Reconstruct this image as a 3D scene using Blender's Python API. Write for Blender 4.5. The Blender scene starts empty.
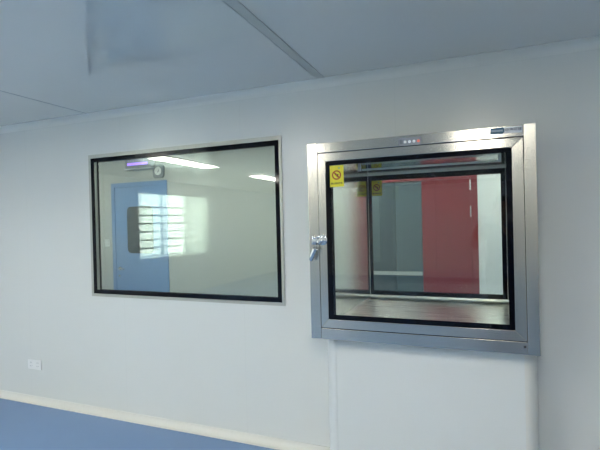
import bpy, bmesh, math, random
from mathutils import Vector, Matrix
random.seed(4)
S = bpy.context.scene
COL = S.collection
PI = math.pi

# ------------------------------------------------------------------ helpers
def link(o, parent=None):
    COL.objects.link(o)
    if parent: o.parent = parent
    return o

def tag(o, label=None, cat=None, group=None, kind=None):
    if label: o['label'] = label
    if cat: o['category'] = cat
    if group: o['group'] = group
    if kind: o['kind'] = kind
    return o

def empty(name, label, cat, loc=(0, 0, 0), group=None):
    o = bpy.data.objects.new(name, None); o.location = loc
    link(o); tag(o, label, cat, group)
    return o

class MB:
    """collects shapes in world coordinates, builds ONE mesh"""
    def __init__(s): s.bm = bmesh.new(); s.mi = 0
    def _new(s, before):
        for f in s.bm.faces[before:] if False else [f for f in s.bm.faces if f.index == -1]: f.material_index = s.mi
    def mat(s, i): s.mi = i; return s
    def face(s, vs):
        f = s.bm.faces.new(vs); f.material_index = s.mi; return f
    def box(s, a, b, bevel=0.0, seg=2):
        x0, y0, z0 = a; x1, y1, z1 = b
        v = [s.bm.verts.new(p) for p in ((x0,y0,z0),(x1,y0,z0),(x1,y1,z0),(x0,y1,z0),(x0,y0,z1),(x1,y0,z1),(x1,y1,z1),(x0,y1,z1))]
        fs = [s.face([v[i] for i in q]) for q in ((0,3,2,1),(4,5,6,7),(0,1,5,4),(1,2,6,5),(2,3,7,6),(3,0,4,7))]
        if bevel:
            es = set(e for f in fs for e in f.edges)
            r = bmesh.ops.bevel(s.bm, geom=list(es), offset=bevel, segments=seg, affect='EDGES', profile=.6)
            for f in r['faces']: f.material_index = s.mi
        return s
    def prism(s, pts, y0, y1, bevel=0.0):
        """polygon in x,z pushed along y"""
        a = [s.bm.verts.new((x, y0, z)) for x, z in pts]; b = [s.bm.verts.new((x, y1, z)) for x, z in pts]
        n = len(pts); fs = [s.face(a), s.face(b[::-1])]
        for i in range(n): fs.append(s.face((a[i], b[i], b[(i+1) % n], a[(i+1) % n])))
        if bevel:
            r = bmesh.ops.bevel(s.bm, geom=list(fs[0].edges) + list(fs[1].edges), offset=bevel, segments=2, affect='EDGES', profile=.6)
            for f in r['faces']: f.material_index = s.mi
        return s
    def ring(s, o, i, y0, y1):
        """rectangular ring in x,z : o=(x0,x1,z0,z1) outer, i inner, pushed along y"""
        def lp(r, y): return [s.bm.verts.new((x, y, z)) for x, z in ((r[0],r[2]),(r[1],r[2]),(r[1],r[3]),(r[0],r[3]))]
        A, B, C, D = lp(o, y0), lp(i, y0), lp(o, y1), lp(i, y1)
        for k in range(4):
            j = (k+1) % 4
            s.face((A[k], A[j], B[j], B[k])); s.face((C[k], D[k], D[j], C[j]))
            s.face((A[k], C[k], C[j], A[j])); s.face((B[k], B[j], D[j], D[k]))
        return s
    def tube(s, pts, radii, n=16, cap=True):
        pts = [Vector(p) for p in pts]
        if not hasattr(radii, '__len__'): radii = [radii]*len(pts)
        rings = []
        for k, p in enumerate(pts):
            d = (pts[min(k+1, len(pts)-1)] - pts[max(k-1, 0)]).normalized()
            u = d.cross(Vector((0, 0, 1)) if abs(d.z) < .9 else Vector((1, 0, 0))).normalized(); w = d.cross(u)
            rings.append([s.bm.verts.new(p + (u*math.cos(2*PI*t/n) + w*math.sin(2*PI*t/n))*radii[k]) for t in range(n)])
        for a, b in zip(rings, rings[1:]):
            for t in range(n): s.face((a[t], a[(t+1) % n], b[(t+1) % n], b[t]))
        if cap: s.face(rings[0][::-1]); s.face(rings[-1])
        return s
    def ball(s, c, r, seg=20):
        if not hasattr(r, '__len__'): r = (r, r, r)
        m = Matrix.Translation(c) @ Matrix.Diagonal((*r, 1))
        g = bmesh.ops.create_uvsphere(s.bm, u_segments=seg, v_segments=seg//2+2, radius=1, matrix=m)
        for v in g['verts']:
            for f in v.link_faces: f.material_index = s.mi
        return s
    def build(s, name, mats, parent=None, smooth=False, label=None):
        bmesh.ops.recalc_face_normals(s.bm, faces=s.bm.faces)
        me = bpy.data.meshes.new(name); s.bm.to_mesh(me); s.bm.free()
        for m in (mats if isinstance(mats, (list, tuple)) else [mats]): me.materials.append(m)
        o = bpy.data.objects.new(name, me); link(o)
        if parent:
            o.parent = parent
            w = Vector((0, 0, 0)); q = parent
            while q: w += q.location; q = q.parent
            me.transform(Matrix.Translation(-w))
        if smooth:
            for p in me.polygons: p.use_smooth = True
            try: me.set_sharp_from_angle(angle=math.radians(40))
            except Exception: pass
        if label: o['label'] = label
        return o

# ------------------------------------------------------------------ materials
def srgb(r, g, b):
    return tuple(((c/255)/12.92 if c/255 <= .04045 else ((c/255+.055)/1.055)**2.4) for c in (r, g, b)) + (1,)

def mat(name, col, rough=.5, metal=0, spec=.5, emit=None, estr=0, coat=0):
    m = bpy.data.materials.new(name); m.use_nodes = True
    b = m.node_tree.nodes['Principled BSDF']
    b.inputs['Base Color'].default_value = col; b.inputs['Roughness'].default_value = rough
    b.inputs['Metallic'].default_value = metal; b.inputs['Specular IOR Level'].default_value = spec
    b.inputs['Coat Weight'].default_value = coat
    if emit: b.inputs['Emission Color'].default_value = emit; b.inputs['Emission Strength'].default_value = estr
    return m

def mottled(name, c0, c1, scale, rough, spec=.5, bump=0, stretch=(1, 1, 1), rvar=.0):
    m = mat(name, c0, rough, 0, spec); nt = m.node_tree; N, L = nt.nodes, nt.links; b = N['Principled BSDF']
    tc = N.new('ShaderNodeTexCoord'); mp = N.new('ShaderNodeMapping'); mp.inputs['Scale'].default_value = stretch
    L.new(tc.outputs['Object'], mp.inputs[0])
    no = N.new('ShaderNodeTexNoise'); no.inputs['Scale'].default_value = scale; no.inputs['Detail'].default_value = 4
    L.new(mp.outputs[0], no.inputs['Vector'])
    mx = N.new('ShaderNodeMix'); mx.data_type = 'RGBA'; mx.inputs[6].default_value = c0; mx.inputs[7].default_value = c1
    L.new(no.outputs['Fac'], mx.inputs[0]); L.new(mx.outputs[2], b.inputs['Base Color'])
    if bump:
        bp = N.new('ShaderNodeBump'); bp.inputs['Strength'].default_value = bump; bp.inputs['Distance'].default_value = .002
        L.new(no.outputs['Fac'], bp.inputs['Height']); L.new(bp.outputs[0], b.inputs['Normal'])
    return m

def panel_wall(name, col, rough, seam0, pitch, dark=.8, spec=.5):
    """powder coated sandwich panels: faint vertical joints every <pitch> metres along x"""
    m = mat(name, col, rough, 0, spec); nt = m.node_tree; N, L = nt.nodes, nt.links; b = N['Principled BSDF']
    g = N.new('ShaderNodeTexCoord'); sx = N.new('ShaderNodeSeparateXYZ'); L.new(g.outputs['Object'], sx.inputs[0])
    def mth(op, a, v=None):
        n = N.new('ShaderNodeMath'); n.operation = op; L.new(a, n.inputs[0])
        if v is not None: n.inputs[1].default_value = v
        return n.outputs[0]
    t = mth('PINGPONG', mth('ADD', sx.outputs[0], -seam0), pitch/2)
    ln = mth('LESS_THAN', t, .0014)
    no = N.new('ShaderNodeTexNoise'); no.inputs['Scale'].default_value = 1.3; L.new(g.outputs['Object'], no.inputs['Vector'])
    mx = N.new('ShaderNodeMix'); mx.data_type = 'RGBA'; mx.inputs[6].default_value = col
    mx.inputs[7].default_value = tuple(c*.955 for c in col[:3]) + (1,)
    L.new(no.outputs['Fac'], mx.inputs[0])
    m2 = N.new('ShaderNodeMix'); m2.data_type = 'RGBA'; L.new(mx.outputs[2], m2.inputs[6])
    m2.inputs[7].default_value = tuple(c*dark for c in col[:3]) + (1,)
    L.new(ln, m2.inputs[0]); L.new(m2.outputs[2], b.inputs['Base Color'])
    n2 = N.new('ShaderNodeTexNoise'); n2.inputs['Scale'].default_value = 6; L.new(g.outputs['Object'], n2.inputs['Vector'])
    bp = N.new('ShaderNodeBump'); bp.inputs['Strength'].default_value = .05; bp.inputs['Distance'].default_value = .003
    L.new(n2.outputs['Fac'], bp.inputs['Height']); L.new(bp.outputs[0], b.inputs['Normal'])
    return m

def steel(name, along, rough=.28, col=(.62, .62, .60, 1), aniso=.6, streak=.12):
    """brushed stainless steel; <along> is the brushing direction"""
    m = mat(name, col, rough, 1); nt = m.node_tree; N, L = nt.nodes, nt.links; b = N['Principled BSDF']
    b.inputs['Anisotropic'].default_value = aniso
    tg = N.new('ShaderNodeCombineXYZ')
    t = {'X': (0, 0, 1), 'Z': (1, 0, 0), 'Y': (1, 0, 0), 'L': (0, 1, 0)}[along]
    for i in range(3): tg.inputs[i].default_value = t[i]
    L.new(tg.outputs[0], b.inputs['Tangent'])
    tc = N.new('ShaderNodeTexCoord'); mp = N.new('ShaderNodeMapping')
    mp.inputs['Scale'].default_value = {'X': (2, 300, 300), 'Z': (300, 300, 2), 'Y': (300, 2, 300), 'L': (2, 300, 300)}[along]
    L.new(tc.outputs['Object'], mp.inputs[0])
    no = N.new('ShaderNodeTexNoise'); no.inputs['Scale'].default_value = 1.5; no.inputs['Detail'].default_value = 3
    L.new(mp.outputs[0], no.inputs['Vector'])
    mr = N.new('ShaderNodeMapRange'); mr.inputs['To Min'].default_value = rough-streak*.6; mr.inputs['To Max'].default_value = rough+streak
    L.new(no.outputs['Fac'], mr.inputs['Value']); L.new(mr.outputs[0], b.inputs['Roughness'])
    mx = N.new('ShaderNodeMix'); mx.data_type = 'RGBA'; mx.inputs[6].default_value = col
    mx.inputs[7].default_value = tuple(c*.86 for c in col[:3]) + (1,)
    L.new(no.outputs['Fac'], mx.inputs[0]); L.new(mx.outputs[2], b.inputs['Base Color'])
    return m

def glass(name, tint=(.93, .96, .95, 1), ior=1.52):
    """clear flat glass: Fresnel share of mirror reflection over a straight-through tint"""
    m = bpy.data.materials.new(name); m.use_nodes = True; nt = m.node_tree; N, L = nt.nodes, nt.links
    N.clear(); out = N.new('ShaderNodeOutputMaterial'); mx = N.new('ShaderNodeMixShader')
    tr = N.new('ShaderNodeBsdfTransparent'); tr.inputs[0].default_value = tint
    gl = N.new('ShaderNodeBsdfGlossy'); gl.inputs['Roughness'].default_value = .004
    fr = N.new('ShaderNodeFresnel'); ge = N.new('ShaderNodeNewGeometry')
    mr = N.new('ShaderNodeMapRange'); mr.inputs['To Min'].default_value = ior; mr.inputs['To Max'].default_value = 1/ior
    L.new(ge.outputs['Backfacing'], mr.inputs['Value']); L.new(mr.outputs[0], fr.inputs['IOR'])
    L.new(fr.outputs[0], mx.inputs[0]); L.new(tr.outputs[0], mx.inputs[1]); L.new(gl.outputs[0], mx.inputs[2])
    L.new(mx.outputs[0], out.inputs[0])
    return m

M = dict(
    wall=panel_wall('white_panel_wall', (.79, .80, .775, 1), .26, -.475, 1.062, .93),
    ceil=panel_wall('white_panel_ceiling', (.78, .78, .745, 1), .07, 50.0, 200.0),
    cove=mat('cream_coving', (.78, .77, .72, 1), .35),
    cove_top=mat('white_coving', (.78, .79, .76, 1), .4),
    box_panel=panel_wall('white_boxing_panel', (.80, .815, .80, 1), .34, 60.0, 200.0),
    floor=mottled('blue_vinyl_floor', (.165, .28, .49, 1), (.18, .30, .52, 1), 5, .38),
    batten=mottled('grey_ceiling_batten', (.52, .53, .51, 1), (.58, .59, .56, 1), 3, .35),
    groove=mat('ceiling_joint', (.30, .33, .35, 1), .5),
    frame_alu=mat('champagne_aluminium', (.50, .50, .45, 1), .38, .35),
    black=mat('black_glass_border', (.003, .004, .008, 1), .06, 0, .22),
    rubber=mat('black_gasket', (.01, .01, .012, 1), .5),
    glass=glass('clear_glass'),
    glass_obs=glass('observation_glass', (.90, .935, .915, 1)),
    steel_x=steel('stainless_horizontal', 'X', .22, (.64, .62, .56, 1), .7, .035), steel_z=steel('stainless_vertical', 'Z', .25, (.64, .62, .56, 1), .5, .035),
    steel_in=steel('stainless_lining', 'L', .13, (.80, .79, .73, 1), .2, .03),
    steel_cove=mat('stainless_cove', (.78, .77, .70, 1), .33, 1),
    steel_floor=steel('stainless_floor', 'L', .27, (.86, .85, .79, 1), .3, .06),
    chrome=mat('polished_chrome', (.88, .88, .88, 1), .17, 1),
    dark=mat('dark_recess', (.01, .01, .012, 1), .6),
    white_plastic=mat('white_plastic', (.83, .83, .82, 1), .3),
    grey_plastic=mat('grey_plastic', (.20, .22, .25, 1), .4),
    white_btn=mat('white_button', (.85, .87, .9, 1), .3, emit=(.9, .95, 1, 1), estr=.25),
    red_btn=mat('red_button', (.75, .16, .12, 1), .3, emit=(1, .2, .12, 1), estr=.35),
    ctrl=mat('grey_control_plate', (.32, .33, .36, 1), .4),
    yellow=mat('yellow_sticker', (.84, .74, .03, 1), .35),
    red_ink=mat('red_ink', (.42, .05, .01, 1), .5), black_ink=mat('black_ink', (.02, .02, .02, 1), .5),
    teal_dot=mat('pale_green_mark', (.25, .50, .30, 1), .4),
    brand_blue=mat('blue_badge', (.025, .11, .19, 1), .35), brand_white=mat('white_badge', (.84, .86, .90, 1), .35),
    brand_ink=mat('grey_badge_ink', (.04, .06, .10, 1), .4), brand_pale=mat('pale_badge_ink', (.50, .64, .75, 1), .4),
    beige=panel_wall('beige_corridor_wall', (.575, .575, .54, 1), .4, .9, 1.15),
    white_far=mat('white_corridor_wall', (.74, .78, .74, 1), .4),
    door_blue=mottled('blue_painted_steel', (.19, .33, .60, 1), (.20, .345, .62, 1), 3, .35),
    door_seam=mat('blue_door_seam', (.05, .12, .28, 1), .5),
    tinted=mat('smoked_pane', (.06, .075, .08, 1), .12),
    gasket=mat('pane_gasket', (.03, .035, .04, 1), .5),
    red=mottled('red_painted_steel', (.225, .038, .044, 1), (.25, .042, .048, 1), 2, .28),
    red_seam=mat('red_seam', (.22, .02, .03, 1), .5),
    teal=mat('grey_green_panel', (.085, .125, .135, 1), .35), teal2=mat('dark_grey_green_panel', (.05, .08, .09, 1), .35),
    pale_rail=mat('pale_push_rail', (.40, .44, .40, 1), .35),
    lamp_on=mat('lamp_diffuser', (.9, .9, .9, 1), .4, emit=(1, .965, .86, 1), estr=27),
    lamp_on2=mat('corridor_lamp_diffuser', (.9, .9, .9, 1), .4, emit=(1, .98, .92, 1), estr=13),
    lamp_frame=mat('lamp_frame', (.75, .76, .78, 1), .3),
    purple=mat('purple_display', (.1, .05, .3, 1), .4, emit=(.32, .16, 1, 1), estr=2.2),
    segs=mat('display_segments', (.4, .4, .5, 1), .4, emit=(.5, .5, .7, 1), estr=.35),
    uvtube=mat('unlit_tube', (.75, .78, .72, 1), .15),
    blind=mat('white_blind_fabric', (.78, .80, .76, 1), .7),
    facade=mottled('pale_render', (.13, .15, .14, 1), (.22, .24, .22, 1), 1.2, .9),
    pvc=mat('white_window_profile', (.8, .82, .82, 1), .35),
    skin=mat('skin', (.40, .22, .15, 1), .5), hair=mat('black_hair', (.012, .010, .009, 1), .55),
    shirt=mat('navy_tshirt', (.022, .03, .09, 1), .85), trousers=mat('black_trousers', (.015, .015, .02, 1), .85),
    shoe=mat('dark_shoe', (.02, .02, .02, 1), .5), eye=mat('eye', (.03, .02, .02, 1), .2), lip=mat('lips', (.33, .13, .11, 1), .5),
    phone=mat('silver_phone', (.62, .68, .74, 1), .25, .3),
)
_nt = M['blind'].node_tree; _b = _nt.nodes['Principled BSDF']
_tl = _nt.nodes.new('ShaderNodeBsdfTranslucent'); _tl.inputs[0].default_value = (.96, .97, .93, 1)
_mx = _nt.nodes.new('ShaderNodeMixShader'); _mx.inputs[0].default_value = .7
_nt.links.new(_b.outputs[0], _mx.inputs[1]); _nt.links.new(_tl.outputs[0], _mx.inputs[2])
_nt.links.new(_mx.outputs[0], _nt.nodes['Material Output'].inputs[0])

def text(name, body, size, x, y, z, m, parent, ext=.0002, align='CENTER', sx=1.0, label=None, bold=0.0):
    """upright lettering facing -y, turned into mesh"""
    cu = bpy.data.curves.new(name, 'FONT'); cu.body = body; cu.size = size; cu.extrude = ext; cu.offset = bold
    cu.align_x = align; cu.align_y = 'CENTER'
    t = bpy.data.objects.new(name, cu); COL.objects.link(t)
    bpy.context.view_layer.update()
    dg = bpy.context.evaluated_depsgraph_get()
    me = bpy.data.meshes.new_from_object(t.evaluated_get(dg)); bpy.data.objects.remove(t)
    me.materials.clear(); me.materials.append(m)
    me.transform(Matrix.Translation((x, y, z)) @ Matrix.Rotation(PI/2, 4, 'X') @ Matrix.Diagonal((sx, 1, 1, 1)))
    o = bpy.data.objects.new(name, me); link(o, parent)
    w = Vector((0, 0, 0)); q = parent
    while q: w += q.location; q = q.parent
    me.transform(Matrix.Translation(-w))
    if label: o['label'] = label
    return o

# ------------------------------------------------------------------ room
XL, XR, YB, ZC = -6.0, 2.6, -10.0, 2.4
WT = .05                       # front wall thickness
FY = 1.7                       # far wall of the room behind, with the blue door
FR = 2.75                      # the same wall steps back here, with the red door set
def struct(o): o['kind'] = 'structure'; return o

def wall_grid(name, xs, zs, holes, y0, y1, m):
    """wall with rectangular holes given as (x0,x1,z0,z1)"""
    mb = MB()
    for h in holes: xs = xs + [h[0], h[1]]; zs = zs + [h[2], h[3]]
    xs = sorted(set(xs)); zs = sorted(set(zs))
    V = {}
    def v(x, y, z):
        k = (x, y, z)
        if k not in V: V[k] = mb.bm.verts.new(k)
        return V[k]
    def solid(i, j):
        if not (0 <= i < len(xs)-1 and 0 <= j < len(zs)-1): return False
        cx, cz = (xs[i]+xs[i+1])/2, (zs[j]+zs[j+1])/2
        return not any(h[0] < cx < h[1] and h[2] < cz < h[3] for h in holes)
    for i in range(len(xs)-1):
        for j in range(len(zs)-1):
            if not solid(i, j): continue
            a, b, c, d = xs[i], xs[i+1], zs[j], zs[j+1]
            for y in (y0, y1): mb.face((v(a,y,c), v(b,y,c), v(b,y,d), v(a,y,d)))
            if not solid(i-1, j): mb.face((v(a,y0,c), v(a,y1,c), v(a,y1,d), v(a,y0,d)))
            if not solid(i+1, j): mb.face((v(b,y0,c), v(b,y1,c), v(b,y1,d), v(b,y0,d)))
            if not solid(i, j-1): mb.face((v(a,y0,c), v(b,y0,c), v(b,y1,c), v(a,y1,c)))
            if not solid(i, j+1): mb.face((v(a,y0,d), v(b,y0,d), v(b,y1,d), v(a,y1,d)))
    return struct(mb.build(name, m))

WIN = (-2.905, -1.245, .965, 2.048)
PB = (-.90, .215, .86, 1.91)
wall_grid('wall_front', [XL, XR], [0, ZC], [WIN, PB], 0, WT, M['wall'])
# side wall with the daylight window
LW = (-6.22, -4.0, .815, 2.17)      # y0,y1,z0,z1
mb = MB()
for a, b in (((XL-.2, YB, 0), (XL, LW[0], ZC)), ((XL-.2, LW[1], 0), (XL, FY, ZC)),
             ((XL-.2, LW[0], 0), (XL, LW[1], LW[2])), ((XL-.2, LW[0], LW[3]), (XL, LW[1], ZC))):
    mb.box(a, b)
struct(mb.build('wall_left', M['wall']))
struct(MB().box((XR, YB, 0), (XR+.05, FR+.05, ZC)).build('wall_right', M['wall']))
struct(MB().box((XL-.2, YB-.05, 0), (XR+.05, YB, ZC)).build('wall_back', M['wall']))
struct(MB().box((XL-.2, YB-.05, -.05), (XR+.05, FR+.10, 0)).build('floor', M['floor']))
struct(MB().box((XL-.2, YB-.05, ZC), (XR+.05, FR+.10, ZC+.05)).build('ceiling', M['ceil']))
# wall beyond, beige on the left and white to the right of the red door set
DR = (-4.38, -3.515, 0, 2.045)
RD = (-1.86, -.050, 0, 2.33)
wall_grid('wall_far', [XL, -1.9], [0, ZC], [DR], FY, FY+.05, M['beige'])
wall_grid('wall_far_white', [-1.95, XR], [0, ZC], [RD], FR, FR+.05, M['white_far'])
struct(MB().box((-1.95, FY, 0), (-1.90, FR, ZC)).build('wall_return', M['white_far']))

struct(MB().box((XL-.2, FY+.055, 0), (-1.955, FY+.10, ZC)).box((-1.95, FR+.055, 0), (XR+.05, FR+.10, ZC)).build('light_block_backing', M['dark']))  # unseen dark sheets added to stop sky light leaking through door gaps

def cove(name, x0, x1, R, top, m, n=8, flip=False):
    """concave quarter-round strip between the wall and floor or ceiling"""
    prof = [(0, 0)] + [(-R + R*math.sin(a), R - R*math.cos(a)) for a in [PI/2*(1-k/n) for k in range(n+1)]]
    prof[0] = (0, 0)
    mb = MB(); lip = .004
    pts = [(0, 0), (0, R)] + [(-lip, R)] + [(-R + (R-lip)*math.sin(a), R - (R-lip)*math.cos(a)) for a in [PI/2*(1-k/n) for k in range(n+1)]] + [(-R, lip), (-R, 0)]
    A = []; B = []
    for y, z in pts:
        zz = ZC - z if top else z
        A.append(mb.bm.verts.new((x0, y, zz))); B.append(mb.bm.verts.new((x1, y, zz)))
    k = len(A)
    for i in range(k): mb.face((A[i], A[(i+1) % k], B[(i+1) % k], B[i]))
    mb.face(A[::-1]); mb.face(B)
    return struct(mb.build(name, m, smooth=True))
cove('trim_1', XL, XR, .05, True, M['cove_top'])
cove('baseboard_front', XL, -.889, .05, False, M['cove'])
cove('baseboard_front_right', .249, XR, .05, False, M['cove'])
struct(MB().box((-.952, YB, ZC-.003), (-.904, -.05, ZC-.0005)).box((-.957, YB, ZC-.0045), (-.951, -.05, ZC-.0005)).box((-.905, YB, ZC-.0045), (-.899, -.05, ZC-.0005)).build('trim_2', M['batten']))
struct(MB().box((-2.895, YB, ZC-.002), (-2.887, -.05, ZC-.0003)).build('trim_3', M['groove']))
struct(MB().box((-4.86, YB, ZC-.002), (-4.852, -.05, ZC-.0003)).build('trim_4', M['groove']))
struct(MB().box((1.02, YB, ZC-.002), (1.028, -.05, ZC-.0003)).build('trim_5', M['groove']))

# ------------------------------------------------------------------ observation window (part of the wall)
w = bpy.data.objects.new('window_1', None); link(w); w.location = (-2.075, 0, .965); w['kind'] = 'structure'
OUT = (-2.926, -1.2255, .944, 2.0755)
MB().ring(OUT, WIN, -.008, 0).build('window_frame', M['frame_alu'], w)
GL = (-2.874, -1.276, .997, 2.016)
MB().ring((WIN[0]+.001, WIN[1]-.001, WIN[2]+.001, WIN[3]-.001), GL, -.006, .0).build('window_border', M['black'], w)
MB().box((GL[0], -.006, GL[2]), (GL[1], -.001, GL[3])).build('window_pane', M['glass_obs'], w)
MB().ring((WIN[0]+.001, WIN[1]-.001, WIN[2]+.001, WIN[3]-.001), (WIN[0]+.014, WIN[1]-.014, WIN[2]+.014, WIN[3]-.014), .001, .044).build('window_spacer', M['frame_alu'], w)
MB().ring((WIN[0]+.001, WIN[1]-.001, WIN[2]+.001, WIN[3]-.001), (GL[0]-.004, GL[1]+.004, GL[2]-.004, GL[3]+.004), .045, .05).build('window_border', M['black'], w)
MB().box((GL[0]-.003, .0455, GL[2]-.003), (GL[1]+.003, .0495, GL[3]+.003)).build('window_pane', M['glass_obs'], w)

# ------------------------------------------------------------------ boxed-out panel under the pass box
PZ = .8255
t = empty('boxed_out_panel', 'tall white boxed-out wall panel with rounded corner strips beneath the steel pass-through box', 'panel', (-.32, -.1, 0))
CX0, CX1, CY, R = -.884, .243, -.2, .062
MB().box((CX0+R, CY, 0), (CX1-R, -.0005, PZ)).build('front_panel', M['box_panel'], t)
for sgn, xc in ((-1, CX0+R), (1, CX1-R)):
    mb = MB()
    pr = [(xc, CY-.0015)] + [(xc + sgn*R*math.sin(a), CY-.0015+R-R*math.cos(a)) for a in [PI/2*k/12 for k in range(1, 13)]] + [(xc+sgn*R, -.0005), (xc+sgn*.0005, -.0005)]
    A = [mb.bm.verts.new((x, y, 0)) for x, y in pr]; B = [mb.bm.verts.new((x, y, PZ)) for x, y in pr]
    k = len(A)
    for i in range(k): mb.face((A[i], A[(i+1) % k], B[(i+1) % k], B[i]))
    mb.face(A[::-1]); mb.face(B)
    mb.build('corner_strip', M['cove'] if sgn > 0 else M['box_panel'], t, smooth=True)
    MB().box((xc-sgn*.004-.0025, CY-.003, 0), (xc-sgn*.004+.0025, CY-.0002, PZ)).build('joint_bead', M['box_panel'], t)
MB().box((CX0+R, CY-.012, 0), (CX1-R, CY-.0006, .06), .004).build('skirting', M['cove'], t)

# ------------------------------------------------------------------ stainless pass-through box
F = -.30
pb = empty('pass_through_box', 'brushed stainless steel pass-through box with glazed doors, set through the white wall', 'pass box', (-.343, F, .827))
fo = (-.931, .2446, .827, 1.944)
do = (-.870, .190, .890, 1.887)      # opening between the front bars
IN = (-.782, .145, .92, 1.838)        # chamber
fb = F + .045
# shell and chamber lining
MB().ring((PB[0], PB[1], PB[2], PB[3]), (IN[0]-.003, IN[1]+.003, IN[2]-.003, IN[3]+.003), fb, .60).build('body', M['steel_x'], pb)
mb = MB().ring((IN[0]-.0025, IN[1]+.0025, IN[2]-.0025, IN[3]+.0025), IN, F+.0125, .555)
mb.build('chamber_lining', M['steel_in'], pb, label='mirror-bright stainless chamber lining')
# front bars
MB().box((fo[0], F, fo[2]), (do[0], fb-.001, fo[3]+.002), .0025).build('side_bar', M['steel_z'], pb)
MB().box((do[1], F, fo[2]), (fo[1], fb-.001, fo[3]+.003), .0025).build('side_bar', M['steel_z'], pb)
MB().box((do[0]+.0008, F+.001, do[3]+.0015), (do[1]-.0008, fb-.001, fo[3]), .002).build('top_bar', M['steel_x'], pb)
MB().box((do[0]+.0008, F+.001, fo[2]), (do[1]-.0008, fb-.001, do[2]-.0015), .002).build('bottom_bar', M['steel_x'], pb)
# strips that close the gap between bars and shell sides
MB().ring((fo[0]+.006, fo[1]-.006, fo[2]+.008, fo[3]-.006), (PB[0]-.0005, PB[1]+.0005, PB[2]-.0005, PB[3]+.0005), fb+.0005, fb+.012).build('return_flange', M['steel_x'], pb)

def glazed_door(front, y0, y1, outer, inner, gl, name):
    """mitred steel frame, printed black border, pane"""
    o, i, g = outer, inner, .0006
    mb = MB()
    quads = [([(o[0],o[2]),(o[1],o[2]),(i[1],i[2]),(i[0],i[2])], 0), ([(o[0],o[3]),(i[0],i[3]),(i[1],i[3]),(o[1],o[3])], 0),
             ([(o[0],o[2]),(i[0],i[2]),(i[0],i[3]),(o[0],o[3])], 1), ([(o[1],o[2]),(o[1],o[3]),(i[1],i[3]),(i[1],i[2])], 1)]
    for q, k in quads:
        c = Vector((sum(p[0] for p in q)/4, sum(p[1] for p in q)/4))
        q2 = []
        for p in q:
            if k == 0: q2.append((p[0] + (g if p[0] < c.x else -g), p[1]))
            else: q2.append((p[0], p[1] + (g if p[1] < c.y else -g)))
        mb.mat(k).prism(q2, y0, y1, .0015)
    d = mb.build(name, [M['steel_x'], M['steel_z']], pb)
    fy = y0 if front else y1
    e = .004 if front else -.004
    a, b = sorted((fy+e*.5, fy+e*2.5))
    MB().ring((i[0]+.0003, i[1]-.0003, i[2]+.0003, i[3]-.0003), gl, a, b).build('black_border', M['black'], d)
    a2, b2 = sorted((fy+e*.6, fy+e*2.0))
    MB().box((gl[0], a2, gl[2]), (gl[1], b2, gl[3])).build('pane', M['glass'], d)
    # inner gasket
    a3, b3 = (y1-.0, y1+.004) if front else (y0-.004, y0)
    return d
glazed_door(True, F, fb-.004, (do[0]+.0025, do[1]-.0025, do[2]+.0025, do[3]-.0025), (-.823, .137, .942, 1.839), (-.795, .111, .968, 1.815), 'front_door')
glazed_door(False, .562, .600, (do[0]+.0025, do[1]-.0025, do[2]+.0025, do[3]-.0025), (-.785, .141, .942, 1.833), (-.765, .116, .976, 1.792), 'rear_door')
MB().ring((-.7815, .1445, .950, 1.826), (-.767, .115, .977, 1.793), .556, .561).build('rear_gasket', M['black'], pb)
MB().ring((-.7815, .1445, .9205, 1.8375), (-.7805, .1435, .950, 1.826), .552, .556).build('rear_lip', M['steel_cove'], pb)
MB().box((IN[0]+.0005, F+.048, IN[2]+.0001), (IN[1]-.0005, .5515, IN[2]+.0012)).build('chamber_floor', M['steel_floor'], pb, label='brushed chamber floor plate')
def cove_bar(axis, a0, a1, c, sgn, r=.030, n=8):
    # concave rounded corner between the chamber floor and a wall
    mb = MB(); z0 = IN[2]+.0013
    pr = [(0, 0), (0, r)] + [(r-r*math.cos(q), r-r*math.sin(q)) for q in [PI/2*k/n for k in range(1, n)]] + [(r, 0)]
    A, B = [], []
    for u, v in pr:
        if axis == 'x': A.append(mb.bm.verts.new((a0, c+sgn*u, z0+v))); B.append(mb.bm.verts.new((a1, c+sgn*u, z0+v)))
        else: A.append(mb.bm.verts.new((c+sgn*u, a0, z0+v))); B.append(mb.bm.verts.new((c+sgn*u, a1, z0+v)))
    k = len(A)
    for i in range(k): mb.face((A[i], A[(i+1) % k], B[(i+1) % k], B[i]))
    mb.face(A[::-1]); mb.face(B)
    return mb.build('floor_cove', M['steel_cove'], pb, smooth=True)
cove_bar('x', IN[0]+.0005, IN[1]-.0005, .5515, -1)
cove_bar('y', F+.05, .551, IN[0]+.0005, 1, .016)
cove_bar('y', F+.05, .551, IN[1]-.0005, -1, .016)
# lamp tube under the chamber ceiling
lt = MB().tube([(-.70, .06, 1.818), (.085, .06, 1.818)], .0065).build('lamp_tube', M['uvtube'], pb, smooth=True)
for xa in (-.725, .085): MB().box((xa, .052, 1.811), (xa+.018, .068, 1.838)).build('tube_holder', M['white_plastic'], lt)
# control strip
cp = MB().box((-.407, F-.003, 1.889), (-.290, F+.0005, 1.931), .001).build('control_panel', M['ctrl'], pb)
MB().box((-.402, F-.0036, 1.899), (-.386, F-.003, 1.922)).build('indicator', M['grey_plastic'], cp)
for k, x in enumerate((-.373, -.350, -.327, -.304)):
    MB().tube([(x, F-.003, 1.909), (x, F-.0055, 1.909)], [.0075, .0068], 20).build('button', M['red_btn'] if k == 3 else M['white_btn'], cp, label='red button' if k == 3 else None)
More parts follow.
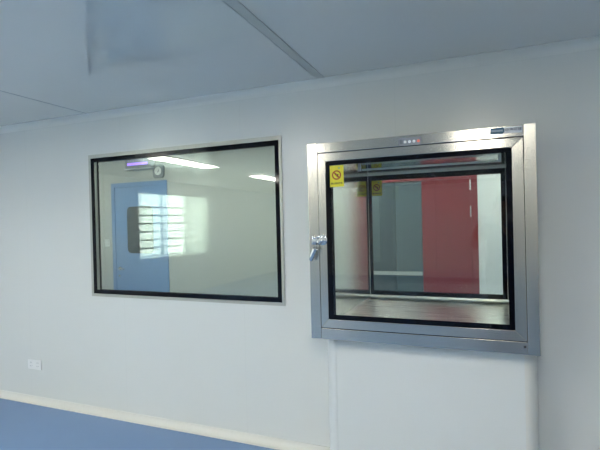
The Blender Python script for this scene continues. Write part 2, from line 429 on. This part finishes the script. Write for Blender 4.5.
# name plate
npl = MB().box((.042, F-.0012, 1.908), (.185, F+.0005, 1.938)).build('name_plate', M['brand_white'], pb)
pts = [(.042, 1.908), (.098, 1.908)] + [(.098+.009*math.cos(a), 1.923+.015*math.sin(a)) for a in [-PI/2+PI*k/12 for k in range(1, 12)]] + [(.098, 1.938), (.042, 1.938)]
MB().prism(pts, F-.002, F-.0011).build('blue_field', M['brand_blue'], npl)
text('lettering', 'ZHONGJING', .0130, .0735, F-.0022, 1.923, M['brand_pale'], npl, sx=.74, bold=.0003)
text('lettering', '中净环球', .0185, .1465, F-.0014, 1.923, M['brand_ink'], npl, bold=.0003)
# keyhole in the lower right corner
MB().tube([(.178, F-.001, .866), (.178, F+.0015, .866)], .006, 18).build('lock', M['dark'], pb)

# latch: round rose on the door, keeper on the bar, lever hanging down to the left
lz = 1.394
la = MB().tube([(-.848, F+.0005, lz), (-.848, F-.010, lz), (-.848, F-.013, lz)], [.031, .030, .026], 28).build('latch', M['chrome'], pb, smooth=True)
MB().tube([(-.848, F-.012, lz), (-.848, F-.030, lz), (-.848, F-.034, lz)], [.013, .013, .009], 20).build('spindle', M['chrome'], la, smooth=True)
mb = MB()
mb.prism([(-.870-.038, lz-.024), (-.870-.006, lz-.028), (-.870-.004, lz+.020), (-.870-.032, lz+.026)], F-.024, F+.0005, .003)
mb.tube([(-.900, F-.022, lz+.018), (-.880, F-.026, lz+.010)], .007, 12)
mb.build('keeper', M['chrome'], la, smooth=True)
MB().tube([(-.848, F-.030, lz), (-.866, F-.034, lz-.016), (-.884, F-.037, lz-.050), (-.900, F-.039, lz-.088), (-.908, F-.039, lz-.112), (-.910, F-.039, lz-.118)],
          [.016, .017, .0165, .0145, .011, .005], 18).build('lever', M['chrome'], la, smooth=True)
MB().tube([(-.872, F-.032, lz+.014), (-.861, F-.036, lz+.020), (-.846, F-.036, lz+.020)], [.005, .006, .004], 10).build('hook', M['chrome'], la, smooth=True)
for dx, dz in ((.012, .018), (.014, -.018)):
    MB().ball((-.848+dx, F-.0125, lz+dz), (.004, .002, .004), 12).build('screw', M['chrome'], la)

def sticker(x0, x1, z0, z1, y, name):
    """yellow warning label: ring with bar, two figures, line of characters"""
    s = MB().box((x0, y-.0006, z0), (x1, y, z1)).build(name, M['yellow'], pb)
    W = x1-x0; Hh = z1-z0; cx, cz = (x0+x1)/2-.001, z0+Hh*.55; r = W*.33
    yy = y-.0008
    mb = MB(); n = 36
    A = [[mb.bm.verts.new((cx+q*math.cos(2*PI*t/n), yy, cz+q*math.sin(2*PI*t/n))) for t in range(n)] for q in (r, r*.74)]
    B = [[mb.bm.verts.new((cx+q*math.cos(2*PI*t/n), y-.0005, cz+q*math.sin(2*PI*t/n))) for t in range(n)] for q in (r, r*.74)]
    for t in range(n):
        u = (t+1) % n
        mb.face((A[0][t], A[0][u], A[1][u], A[1][t])); mb.face((A[0][t], B[0][t], B[0][u], A[0][u])); mb.face((A[1][t], A[1][u], B[1][u], B[1][t]))
    c, sn = math.cos(PI/4), math.sin(PI/4); h = r*.13; l = r*.85
    mb.prism([(cx-l*c-h*sn, cz+l*sn-h*c), (cx-l*c+h*sn, cz+l*sn+h*c), (cx+l*c+h*sn, cz-l*sn+h*c), (cx+l*c-h*sn, cz-l*sn-h*c)], yy-.0001, y-.0005)
    mb.build('prohibition_ring', M['red_ink'], s)
    mb = MB()
    for q in ([(-.42,.35),(-.05,.45),(.0,.1),(-.3,-.1)], [(.05,.1),(.45,.25),(.35,-.25),(.1,-.15)], [(-.1,-.1),(.15,-.2),(.45,-.5),(.1,-.45)]):
        mb.prism([(cx+a*r, cz+b*r) for a, b in q], yy+.0001, y-.0005)
    mb.build('figure', M['black_ink'], s)
    MB().tube([(x0+W*.68, y-.0005, z1-Hh*.13), (x0+W*.68, y-.0009, z1-Hh*.13)], W*.06, 14).build('small_mark', M['teal_dot'], s)  # plain pale green dot near the top
    text('lettering', '禁止同时打开', W*.140, cx, y-.0007, z0+Hh*.15, M['black_ink'], s, bold=W*.0032)
    return s
sticker(-.7965, -.716, 1.692, 1.812, F+.0022, 'warning_sticker')
sticker(-.763, -.687, 1.680, 1.792, .5918, 'rear_warning_sticker')

# ------------------------------------------------------------------ power socket
s = empty('wall_socket', 'white double power socket low on the white wall, left of the observation window', 'socket', (-3.608, 0, .283))
MB().box((-3.688, -.009, .283), (-3.528, -.0003, .367), .003).build('face_plate', M['white_plastic'], s)
for xc in (-3.648, -3.568):
    mb = MB()
    for dx, dz, r in ((-.009, -.012, 35), (.009, -.012, -35)):
        a = math.radians(r); c, sn = math.cos(a), math.sin(a)
        q = [(-.0012, -.005), (.0012, -.005), (.0012, .005), (-.0012, .005)]
        mb.prism([(xc+dx+x*c-z*sn, .325+dz+x*sn+z*c) for x, z in q], -.0096, -.0088)
    for dx in (-.007, .007): mb.prism([(xc+dx-.0012, .336), (xc+dx+.0012, .336), (xc+dx+.0012, .346), (xc+dx-.0012, .346)], -.0096, -.0088)
    mb.build('socket_holes', M['grey_plastic'], s)

# ------------------------------------------------------------------ ceiling lamps
def lamp(xc, y0, y1, w, label, group, m):
    e = empty('ceiling_lamp', label, 'ceiling lamp', (xc, (y0+y1)/2, ZC), group)
    mb = MB()
    for a, b in (((xc-w/2-.012, y0-.012, ZC-.012), (xc-w/2, y1+.012, ZC-.0003)), ((xc+w/2, y0-.012, ZC-.012), (xc+w/2+.012, y1+.012, ZC-.0003)),
                 ((xc-w/2, y0-.012, ZC-.012), (xc+w/2, y0, ZC-.0003)), ((xc-w/2, y1, ZC-.012), (xc+w/2, y1+.012, ZC-.0003))): mb.box(a, b)
    mb.build('lamp_frame', M['lamp_frame'], e)
    MB().box((xc-w/2+.0005, y0+.0005, ZC-.024), (xc+w/2-.0005, y1-.0005, ZC-.0003), .008).build('diffuser', m, e)
ROWS = {'nearest': (-3.23, -2.01), 'middle': (-5.98, -4.76), 'farthest': (-8.73, -7.51)}
for nx, xc in (('window-side', -3.92), ('central', -1.93), ('right-hand', -.02), ('added far right', 1.75)):  # far right lamp is added to brighten the rear wall
    for ny, (a, b) in ROWS.items():
        if xc == -1.93 and ny != 'nearest': continue
        if (xc == -.02 and ny != 'nearest') or (xc > 1 and ny != 'farthest'): continue
        lamp(xc, a, b, .26, 'long white ceiling light of the %s row, the %s to the white panel wall' % (nx, ny), 'lit ceiling lights of the clean room', M['lamp_on'])
for xc, nm in ((-3.2, 'before the blue door'), (-1.7, 'between the two doors'), (.9, 'right of the red door'), (-5.1, 'at the left end')):
    lamp(xc, .72, 1.02, 1.0 if False else .9, 'ceiling light in the room behind the wall, %s' % nm, 'ceiling lights of the room behind', M['lamp_on2'])

for xc, nm in ((-1.2, 'before the dark leaves'), (.55, 'right of the red leaf')):  # extra lamps added to brighten the bay with the red doors
    lamp(xc, 1.95, 2.25, .9, 'added lamp to brighten the bay behind the steel box, %s' % nm, 'ceiling lights of the room behind', M['lamp_on2'])

# ------------------------------------------------------------------ room behind: blue door
d = bpy.data.objects.new('door_1', None); link(d); d.location = (-3.95, FY, 0); d['kind'] = 'structure'
MB().ring((DR[0]+.001, DR[1]-.001, -.04, DR[3]-.001), (DR[0]+.05, DR[1]-.05, -.03, DR[3]-.055), FY-.012, FY+.045).build('door_frame', M['door_blue'], d)
PN = (-4.135, -3.735, 1.16, 1.742)
lf = MB().box((DR[0]+.0515, FY-.004, .004), (DR[1]-.0515, FY+.035, DR[3]-.0565), .0015).build('door_leaf', M['door_blue'], d)
def rrect(x0, x1, z0, z1, r, n=6):
    P = []
    for cx, cz, a0 in ((x1-r, z0+r, -PI/2), (x1-r, z1-r, 0), (x0+r, z1-r, PI/2), (x0+r, z0+r, PI)):
        P += [(cx+r*math.cos(a0+PI/2*k/n), cz+r*math.sin(a0+PI/2*k/n)) for k in range(n+1)]
    return P
MB().prism(rrect(*PN, .06), FY-.009, FY-.0035).build('pane_gasket', M['gasket'], lf)
MB().prism(rrect(PN[0]+.012, PN[1]-.012, PN[2]+.012, PN[3]-.012, .05), FY-.012, FY-.008).build('door_pane', M['tinted'], lf)
MB().tube([(-4.268, FY-.003, .967), (-4.268, FY-.010, .967)], .024, 20).build('handle_plate', M['chrome'], lf)
MB().tube([(-4.268, FY-.010, .967), (-4.268, FY-.045, .967), (-4.255, FY-.052, .967), (-4.15, FY-.052, .965)], .008, 12).build('door_handle', M['chrome'], d, smooth=True)
MB().tube([(-4.265, FY-.010, .875), (-4.265, FY-.022, .875)], .014, 16).build('door_lock', M['chrome'], d)

# switch, gauge, display
s = empty('light_switch', 'small white light switch on the beige wall left of the blue door', 'switch', (-4.467, FY, 1.245))
MB().box((-4.512, FY-.010, 1.245), (-4.422, FY-.0003, 1.337), .003).build('face_plate', M['white_plastic'], s)
MB().box((-4.492, FY-.014, 1.262), (-4.442, FY-.009, 1.320), .003).build('rocker', M['white_plastic'], s)
g = empty('pressure_gauge', 'dark grey pressure gauge with round white dial above the blue door', 'gauge', (-3.620, FY, 2.075))
MB().prism(rrect(-3.698, -3.542, 2.074, 2.236, .035), FY-.03, FY-.0003, .004).build('housing', M['grey_plastic'], g)
MB().tube([(-3.62, FY-.029, 2.158), (-3.62, FY-.033, 2.158)], .050, 32).build('dial', M['white_plastic'], g)
MB().prism([(-3.628, 2.140), (-3.612, 2.140), (-3.600, 2.19)], FY-.0345, FY-.0328).build('needle', M['grey_plastic'], g)
b = empty('display_box', 'grey wall-mounted display box with purple lit strip over the blue door', 'display', (-3.95, FY, 2.203))
MB().box((-4.085, FY-.07, 2.205), (-3.685, FY-.0003, 2.395), .004).build('casing', M['ctrl'], b)
MB().box((-4.095, FY-.08, 2.192), (-3.675, FY-.0003, 2.206), .002).build('bottom_lip', M['lamp_frame'], b)
MB().box((-4.05, FY-.0725, 2.245), (-3.74, FY-.0695, 2.275)).build('lit_strip', M['purple'], b)
mb = MB()
for k in range(8): mb.box((-4.045+k*.040, FY-.0725, 2.288), (-4.025+k*.040, FY-.0695, 2.33))
mb.build('display_segments', M['segs'], b)

# ------------------------------------------------------------------ room behind: red door set
d = bpy.data.objects.new('door_2', None); link(d); d.location = (-.95, FR, 0); d['kind'] = 'structure'
O = (-1.30, -.667, .0, 1.955)
mb = MB()                                               # red surround
mb.box((RD[0]+.001, FR-.008, 0), (O[0]-.12, FR+.04, RD[3]-.001))
mb.box((O[0]-.12, FR-.008, O[3]), (-.0515, FR+.04, RD[3]-.001))
mb.box((-.118, FR-.008, 0), (-.0515, FR+.04, O[3]))
mb.build('door_frame', M['red'], d)
rl = MB().box((-.665, FR-.002, .004), (-.510, FR+.03, O[3]-.002), .001).box((-.496, FR-.002, .004), (-.121, FR+.03, O[3]-.002), .001).build('red_leaf', M['red'], d)
MB().box((-.5099, FR+.002, .004), (-.4961, FR+.028, O[3]-.002)).build('leaf_seam', M['red_seam'], rl)
for z0, z1 in ((1.817, 1.934), (1.511, 1.636), (.30, .42)):
    MB().tube([(-.125, FR-.012, z0), (-.125, FR-.012, z1)], .009, 12).build('hinge', M['chrome'], d, smooth=True)
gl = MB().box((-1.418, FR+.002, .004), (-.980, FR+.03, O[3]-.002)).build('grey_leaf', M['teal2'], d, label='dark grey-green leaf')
MB().box((-.975, FR+.002, .004), (-.667, FR+.03, O[3]-.002)).build('grey_leaf', M['teal'], d)
MB().box((-1.285, FR-.004, .986), (-1.165, FR+.003, O[3]-.02), .002).build('pale_strip', M['teal'], gl)  # plain paler strip standing on the dark leaf
MB().box((-1.41, FR-.012, .832), (-.672, FR+.001, .876), .002).build('push_rail', M['pale_rail'], d)

# ------------------------------------------------------------------ daylight window on the left wall, seen mirrored in the glass
w = bpy.data.objects.new('window_2', None); link(w); w.location = (XL, -5.11, LW[2]); w['kind'] = 'structure'
def yring(mb, o, i, x0, x1):
    for a, b in (((x0, o[0], o[2]), (x1, i[0], o[3])), ((x0, i[1], o[2]), (x1, o[1], o[3])), ((x0, i[0], o[2]), (x1, i[1], i[2])), ((x0, i[0], i[3]), (x1, i[1], o[3]))): mb.box(a, b)
    return mb
mb = yring(MB(), (LW[0]+.001, LW[1]-.001, LW[2]+.001, LW[3]-.001), (LW[0]+.05, LW[1]-.05, LW[2]+.05, LW[3]-.05), XL-.12, XL-.06)
for y in (-5.48, -4.74): mb.box((XL-.12, y-.03, LW[2]+.05), (XL-.06, y+.03, LW[3]-.05))
mb.build('window_frame', M['pvc'], w)
MB().box((XL-.095, LW[0]+.05, LW[2]+.05), (XL-.09, LW[1]-.05, LW[3]-.05)).build('window_pane', M['glass'], w)
mb = MB()
for k in range(7): z = LW[2]+.06+k*.163; mb.box((XL-.175, LW[0]+.002, z), (XL-.15, LW[1]-.002, z+.034))
mb.build('security_bar', M['pvc'], w)
# vertical blind
bl = empty('vertical_blind', 'white vertical slat blind over the daylight window, seen mirrored in the observation glass', 'blind', (XL+.04, -5.11, LW[2]))
MB().box((XL+.005, LW[0]-.02, LW[3]-.045), (XL+.085, LW[1]+.02, LW[3]+.012), .003).build('head_rail', M['pvc'], bl)
mb = MB()
ys = []; y = LW[0]+.04
while y < LW[1]-.03: ys.append(y); y += .078 if y < -5.25 else .155
for k, y in enumerate(ys):
    ang = math.radians(12+5*math.sin(k*1.3)) if y < -5.25 else math.radians(40+8*math.sin(k*2.1))
    z0 = LW[2]+.02+.025*abs(math.sin(k*1.7)); hw = .044
    dy, dx = hw*math.cos(ang), hw*math.sin(ang)
    a = [(XL+.045-dx, y-dy), (XL+.045+dx, y+dy)]
    n = (-dy*.012/hw, dx*.012/hw)
    v = [mb.bm.verts.new((x+o[0], yy+o[1], z)) for z in (z0, LW[3]-.045) for (x, yy), o in ((a[0], (0, 0)), (a[1], (0, 0)), (a[1], (.0012, .0)), (a[0], (.0012, .0)))]
    for q in ((0,1,2,3),(7,6,5,4),(0,4,5,1),(1,5,6,2),(2,6,7,3),(3,7,4,0)): mb.face([v[i] for i in q])
mb.build('slats', M['blind'], bl)
mb = MB(); mb.box((-9.6, -14, -3), (-9.4, 6, 5.2))  # height raised to hide direct sky from the blind gaps
fa = mb.build('neighbouring_building', M['facade'])
tag(fa, 'pale rendered building outside the daylight window, raised to hide sky behind the blind', 'building')

# ------------------------------------------------------------------ photographer, mirrored in the glass door
O0 = Vector((.2, -3.1, 0)); rv = Vector((.926, .376, 0)); fv = Vector((-.376, .926, 0))
def P(r, f, z): return O0 + rv*r + fv*f + Vector((0, 0, z))

def skin_mesh(chains, sub=2):
    """chains: list of lists of (point, (rx, ry)); shared start points are merged"""
    verts = []; edges = []; rad = []; idx = {}
    for ch in chains:
        prev = None
        for p, r in ch:
            key = tuple(round(c, 4) for c in p)
            if key not in idx: idx[key] = len(verts); verts.append(tuple(p)); rad.append(r if hasattr(r, '__len__') else (r, r))
            i = idx[key]
            if prev is not None and prev != i: edges.append((prev, i))
            prev = i
    me = bpy.data.meshes.new('sk'); me.from_pydata(verts, edges, [])
    o = bpy.data.objects.new('sk', me); COL.objects.link(o)
    md = o.modifiers.new('s', 'SKIN'); md.use_smooth_shade = True
    for i, r in enumerate(rad): me.skin_vertices[0].data[i].radius = r
    me.skin_vertices[0].data[0].use_root = True
    o.modifiers.new('u', 'SUBSURF').levels = sub
    bpy.context.view_layer.update()
    dg = bpy.context.evaluated_depsgraph_get()
    out = bpy.data.meshes.new_from_object(o.evaluated_get(dg))
    bpy.data.objects.remove(o); return out

def merge(meshes, name, m, parent, voxel=None, smooth_it=4):
    bm = bmesh.new()
    for me in meshes:
        if isinstance(me, bmesh.types.BMesh):
            t = bpy.data.meshes.new('t'); me.to_mesh(t); me.free(); me = t
        bm.from_mesh(me)
    me = bpy.data.meshes.new(name); bm.to_mesh(me); bm.free()
    o = bpy.data.objects.new(name, me); COL.objects.link(o)
    if voxel:
        md = o.modifiers.new('r', 'REMESH'); md.mode = 'VOXEL'; md.voxel_size = voxel
        sm = o.modifiers.new('s', 'SMOOTH'); sm.iterations = smooth_it; sm.factor = .5
        bpy.context.view_layer.update()
        me2 = bpy.data.meshes.new_from_object(o.evaluated_get(bpy.context.evaluated_depsgraph_get()))
        bpy.data.objects.remove(o); me2.name = name
        o = bpy.data.objects.new(name, me2); COL.objects.link(o); me = me2
    me.materials.clear(); me.materials.append(m)
    for p in me.polygons: p.use_smooth = True; p.material_index = 0
    if parent:
        o.parent = parent; me.transform(Matrix.Translation(-parent.location))
    return o

per = empty('person', 'person in a navy t-shirt standing and holding up a phone, mirrored in the glass door', 'person', tuple(O0))
pel = P(0, 0, .93)
ch = [[(pel, (.15, .10)), (P(0, .01, 1.06), (.130, .090)), (P(0, .0, 1.22), (.142, .098)), (P(0, -.01, 1.36), (.135, .09)), (P(0, 0, 1.44), (.055, .055)), (P(0, .02, 1.51), (.052, .055))]]
for s in (-1, 1):
    ch.append([(P(0, -.01, 1.36), (.135, .09)), (P(s*.17, -.01, 1.385), .058), (P(s*.215, .06, 1.30), .048), (P(s*.235, .20, 1.185), .038),
               (P(s*.20, .27, 1.27), .038), (P(s*.145, .355, 1.375), .026), (P(s*.135, .365, 1.39), (.026, .022))])
    ch.append([(pel, (.15, .10)), (P(s*.095, .0, .84), .092), (P(s*.10, .01, .50), .058), (P(s*.105, -.005, .36), .058), (P(s*.11, -.02, .10), .038), (P(s*.11, -.01, .06), .040), (P(s*.12, .10, .04), (.040, .030)), (P(s*.125, .17, .03), (.034, .02))])
parts = [skin_mesh(ch)]
# hands: palm at the phone ends, four fingers wrap the lens side, thumb on the screen side
PH = P(.015, .412, 1.477)                       # phone centre
for s in (-1, 1):
    ex = .015 + s*.080                          # phone end
    wr = P(s*.135, .365, 1.39)
    palm = P(ex+s*.020, .398, 1.452)
    parts.append(skin_mesh([[(wr, (.026, .022)), (P(ex+s*.030, .385, 1.425), (.032, .018)), (palm, (.036, .016)), (P(ex+s*.018, .404, 1.468), (.034, .013))]]))
    for k, (dz, L) in enumerate(((.030, .95), (.010, 1.05), (-.010, 1.0), (-.028, .8))):
        z = 1.462+dz; q = -s
        if k == 0:   # index along the top edge
            f = [P(ex+s*.012, .406, 1.466), P(ex+s*.010, .411, 1.496), P(ex+q*.001, .412, 1.5195), P(ex+q*.026, .411, 1.5225)]
        else:        # the others curl round in front of the phone's lower corner
            f = [P(ex+s*.016, .408, z), P(ex+s*.012, .424, z), P(ex+q*.002, .4285, z-.003), P(ex+q*.020*L, .4265, z-.006)]
            if s < 0: f = [P(ex+s*.016, .405, z-.012), P(ex+s*.010, .420, z-.018), P(ex+q*.002, .4265, z-.026), P(ex+q*.016*L, .4255, z-.030)]
        parts.append(skin_mesh([[(f[0], .0095), (f[1], .0090), (f[2], .0082), (f[3], .0070)]]))
    th = [P(ex+s*.022, .388, 1.432), P(ex+s*.010, .388, 1.448), P(ex-s*.008, .394, 1.460), P(ex-s*.022, .398, 1.468)]
    parts.append(skin_mesh([[(th[0], .013), (th[1], .012), (th[2], .0105), (th[3], .0085)]]))
# head
hc = P(0, .03, 1.605)
rot = Matrix.Translation(hc) @ Matrix.Rotation(math.atan2(rv.y, rv.x), 4, 'Z')
def hp(x, y, z): return rot @ Vector((x, y, z))
bm = bmesh.new()
bmesh.ops.create_uvsphere(bm, u_segments=28, v_segments=20, radius=1, matrix=rot @ Matrix.Diagonal((.077, .095, .112, 1)))
for v in bm.verts:
    lp_ = rot.inverted() @ v.co
    if lp_.z < -.02: k = 1 - .34*min(1, (-lp_.z-.02)/.09); lp_.x *= k
    if lp_.y > 0 and lp_.z < .03 and lp_.z > -.1: lp_.y = lp_.y*.96+.004
    v.co = rot @ lp_
for c, r in (((0, .098, -.018), (.012, .017, .012)), ((0, .093, .0), (.009, .012, .022)), ((0, .080, -.092), (.022, .016, .016)), ((.080, .0, -.01), (.012, .016, .030)), ((-.080, .0, -.01), (.012, .016, .030)),
             ((0, .085, -.052), (.024, .012, .008)), ((.03, .082, .02), (.022, .012, .006)), ((-.03, .082, .02), (.022, .012, .006))):
    bmesh.ops.create_uvsphere(bm, u_segments=14, v_segments=10, radius=1, matrix=rot @ Matrix.Translation(c) @ Matrix.Diagonal((*r, 1)))
parts.append(bm)
merge(parts, 'body', M['skin'], per, .0045, 3)
for sx in (-1, 1):
    c = hp(sx*.030, .086, .002)
    MB().ball(c, (.010, .007, .007), 14).build('eye', M['eye'], per, smooth=True)
    MB().tube([hp(sx*.014, .096, .021), hp(sx*.030, .097, .026), hp(sx*.047, .088, .020)], [.003, .004, .002], 8).build('eyebrow', M['hair'], per, smooth=True)
MB().tube([hp(-.022, .093, -.050), hp(0, .099, -.049), hp(.022, .093, -.050)], [.003, .0055, .003], 10).build('mouth', M['lip'], per, smooth=True)
bm = bmesh.new()
bmesh.ops.create_uvsphere(bm, u_segments=40, v_segments=28, radius=1, matrix=Matrix.Diagonal((.086, .106, .118, 1)))
kill = [v for v in bm.verts if (v.co.z < .058 - .0*v.co.y and v.co.y > .035) or v.co.z < -.055 or (v.co.y > .0 and v.co.z < .0)]
bmesh.ops.delete(bm, geom=kill, context='VERTS')
for v in bm.verts:
    n = .003*math.sin(v.co.x*190+v.co.z*80)+.002*math.sin(v.co.y*260)
    v.co *= 1 + n/.09
    v.co = rot @ (v.co + Vector((0, -.004, .004)))
r_ = bmesh.ops.solidify(bm, geom=bm.faces[:], thickness=.012)
merge([bm], 'hair', M['hair'], per)
# t-shirt, trousers, shoes
sh = [[(P(0, 0, .82), (.212, .162)), (P(0, 0, .90), (.212, .160)), (P(0, .005, .98), (.202, .150)), (P(0, .01, 1.08), (.164, .120)), (P(0, 0, 1.22), (.178, .134)), (P(0, -.01, 1.355), (.156, .114)), (P(0, -.003, 1.428), (.070, .068))]]
for s in (-1, 1):
    sh.append([(P(0, -.01, 1.355), (.156, .114)), (P(s*.172, -.01, 1.385), .072), (P(s*.213, .055, 1.305), .064), (P(s*.222, .10, 1.265), .060)])
merge([skin_mesh(sh)], 't_shirt', M['shirt'], per, .006, 3)
tr = [[(P(0, 0, 1.03), (.186, .132)), (P(0, 0, .97), (.190, .134)), (P(0, 0, .90), (.186, .130))]]
for s in (-1, 1):
    tr.append([(P(0, 0, .90), (.186, .130)), (P(s*.095, 0, .82), .102), (P(s*.10, .01, .50), .074), (P(s*.105, -.005, .34), .070), (P(s*.11, -.015, .07), .058)])
merge([skin_mesh(tr)], 'trousers', M['trousers'], per, .006, 3)
for s in (-1, 1):
    me = skin_mesh([[(P(s*.11, -.045, .046), (.046, .043)), (P(s*.11, 0, .050), (.046, .046)), (P(s*.12, .10, .042), (.046, .038)), (P(s*.125, .185, .032), (.040, .028))]])
    merge([me], 'shoe', M['shoe'], per, .005, 2)
# phone
ph = empty('phone', 'silver phone held sideways at head height by the person mirrored in the glass', 'phone', tuple(PH))
def phbox(r0, r1, f0, f1, z0, z1, name, m, bev):
    mb = MB().box((r0, f0, z0), (r1, f1, z1), bev, 3); A = math.atan2(rv.y, rv.x)
    mb.bm.transform(Matrix.Translation(PH) @ Matrix.Rotation(A, 4, 'Z'))
    return mb.build(name, m, ph, smooth=True)
phbox(-.080, .080, -.004, .004, -.038, .038, 'case', M['phone'], .0035)
phbox(-.076, .076, -.0048, -.0038, -.035, .035, 'screen', M['black'], .0003)
phbox(-.072, -.045, .0038, .0052, .004, .033, 'camera_bump', M['grey_plastic'], .0006)

# ------------------------------------------------------------------ light from outside
wd = bpy.data.worlds.new('World'); S.world = wd; wd.use_nodes = True
bg = wd.node_tree.nodes['Background']; bg.inputs[0].default_value = (.95, .98, .95, 1); bg.inputs[1].default_value = 46.0
pl = bpy.data.lights.new('daylight_portal', 'AREA'); pl.shape = 'RECTANGLE'; pl.size = 2.2; pl.size_y = 1.34
po = bpy.data.objects.new('daylight_portal', pl); COL.objects.link(po)
po.location = (XL-.19, -5.11, 1.49); po.rotation_euler = (PI/2, 0, -PI/2); pl.cycles.is_portal = True

# ------------------------------------------------------------------ camera
cam = bpy.data.cameras.new('camera'); co = bpy.data.objects.new('camera', cam); COL.objects.link(co)
cam.sensor_fit = 'HORIZONTAL'; cam.sensor_width = 36; cam.lens = 450.0/600*36; cam.clip_start = .004; cam.clip_end = 100
yaw, pitch, roll = .3860, -.0061, -.0240
fw = Vector((-math.sin(yaw)*math.cos(pitch), math.cos(yaw)*math.cos(pitch), math.sin(pitch)))
rt = Vector((math.cos(yaw), math.sin(yaw), 0)); up = rt.cross(fw)
r2 = rt*math.cos(roll) + up*math.sin(roll); u2 = -rt*math.sin(roll) + up*math.cos(roll)
co.matrix_world = Matrix(((r2.x, u2.x, -fw.x, 0), (r2.y, u2.y, -fw.y, -2.7252), (r2.z, u2.z, -fw.z, 1.4973), (0, 0, 0, 1)))
S.camera = co
S.view_settings.view_transform = 'Standard'; S.view_settings.look = 'None'
S.view_settings.exposure = 0.36; S.view_settings.gamma = 1.0; S.view_settings.use_curve_mapping = False
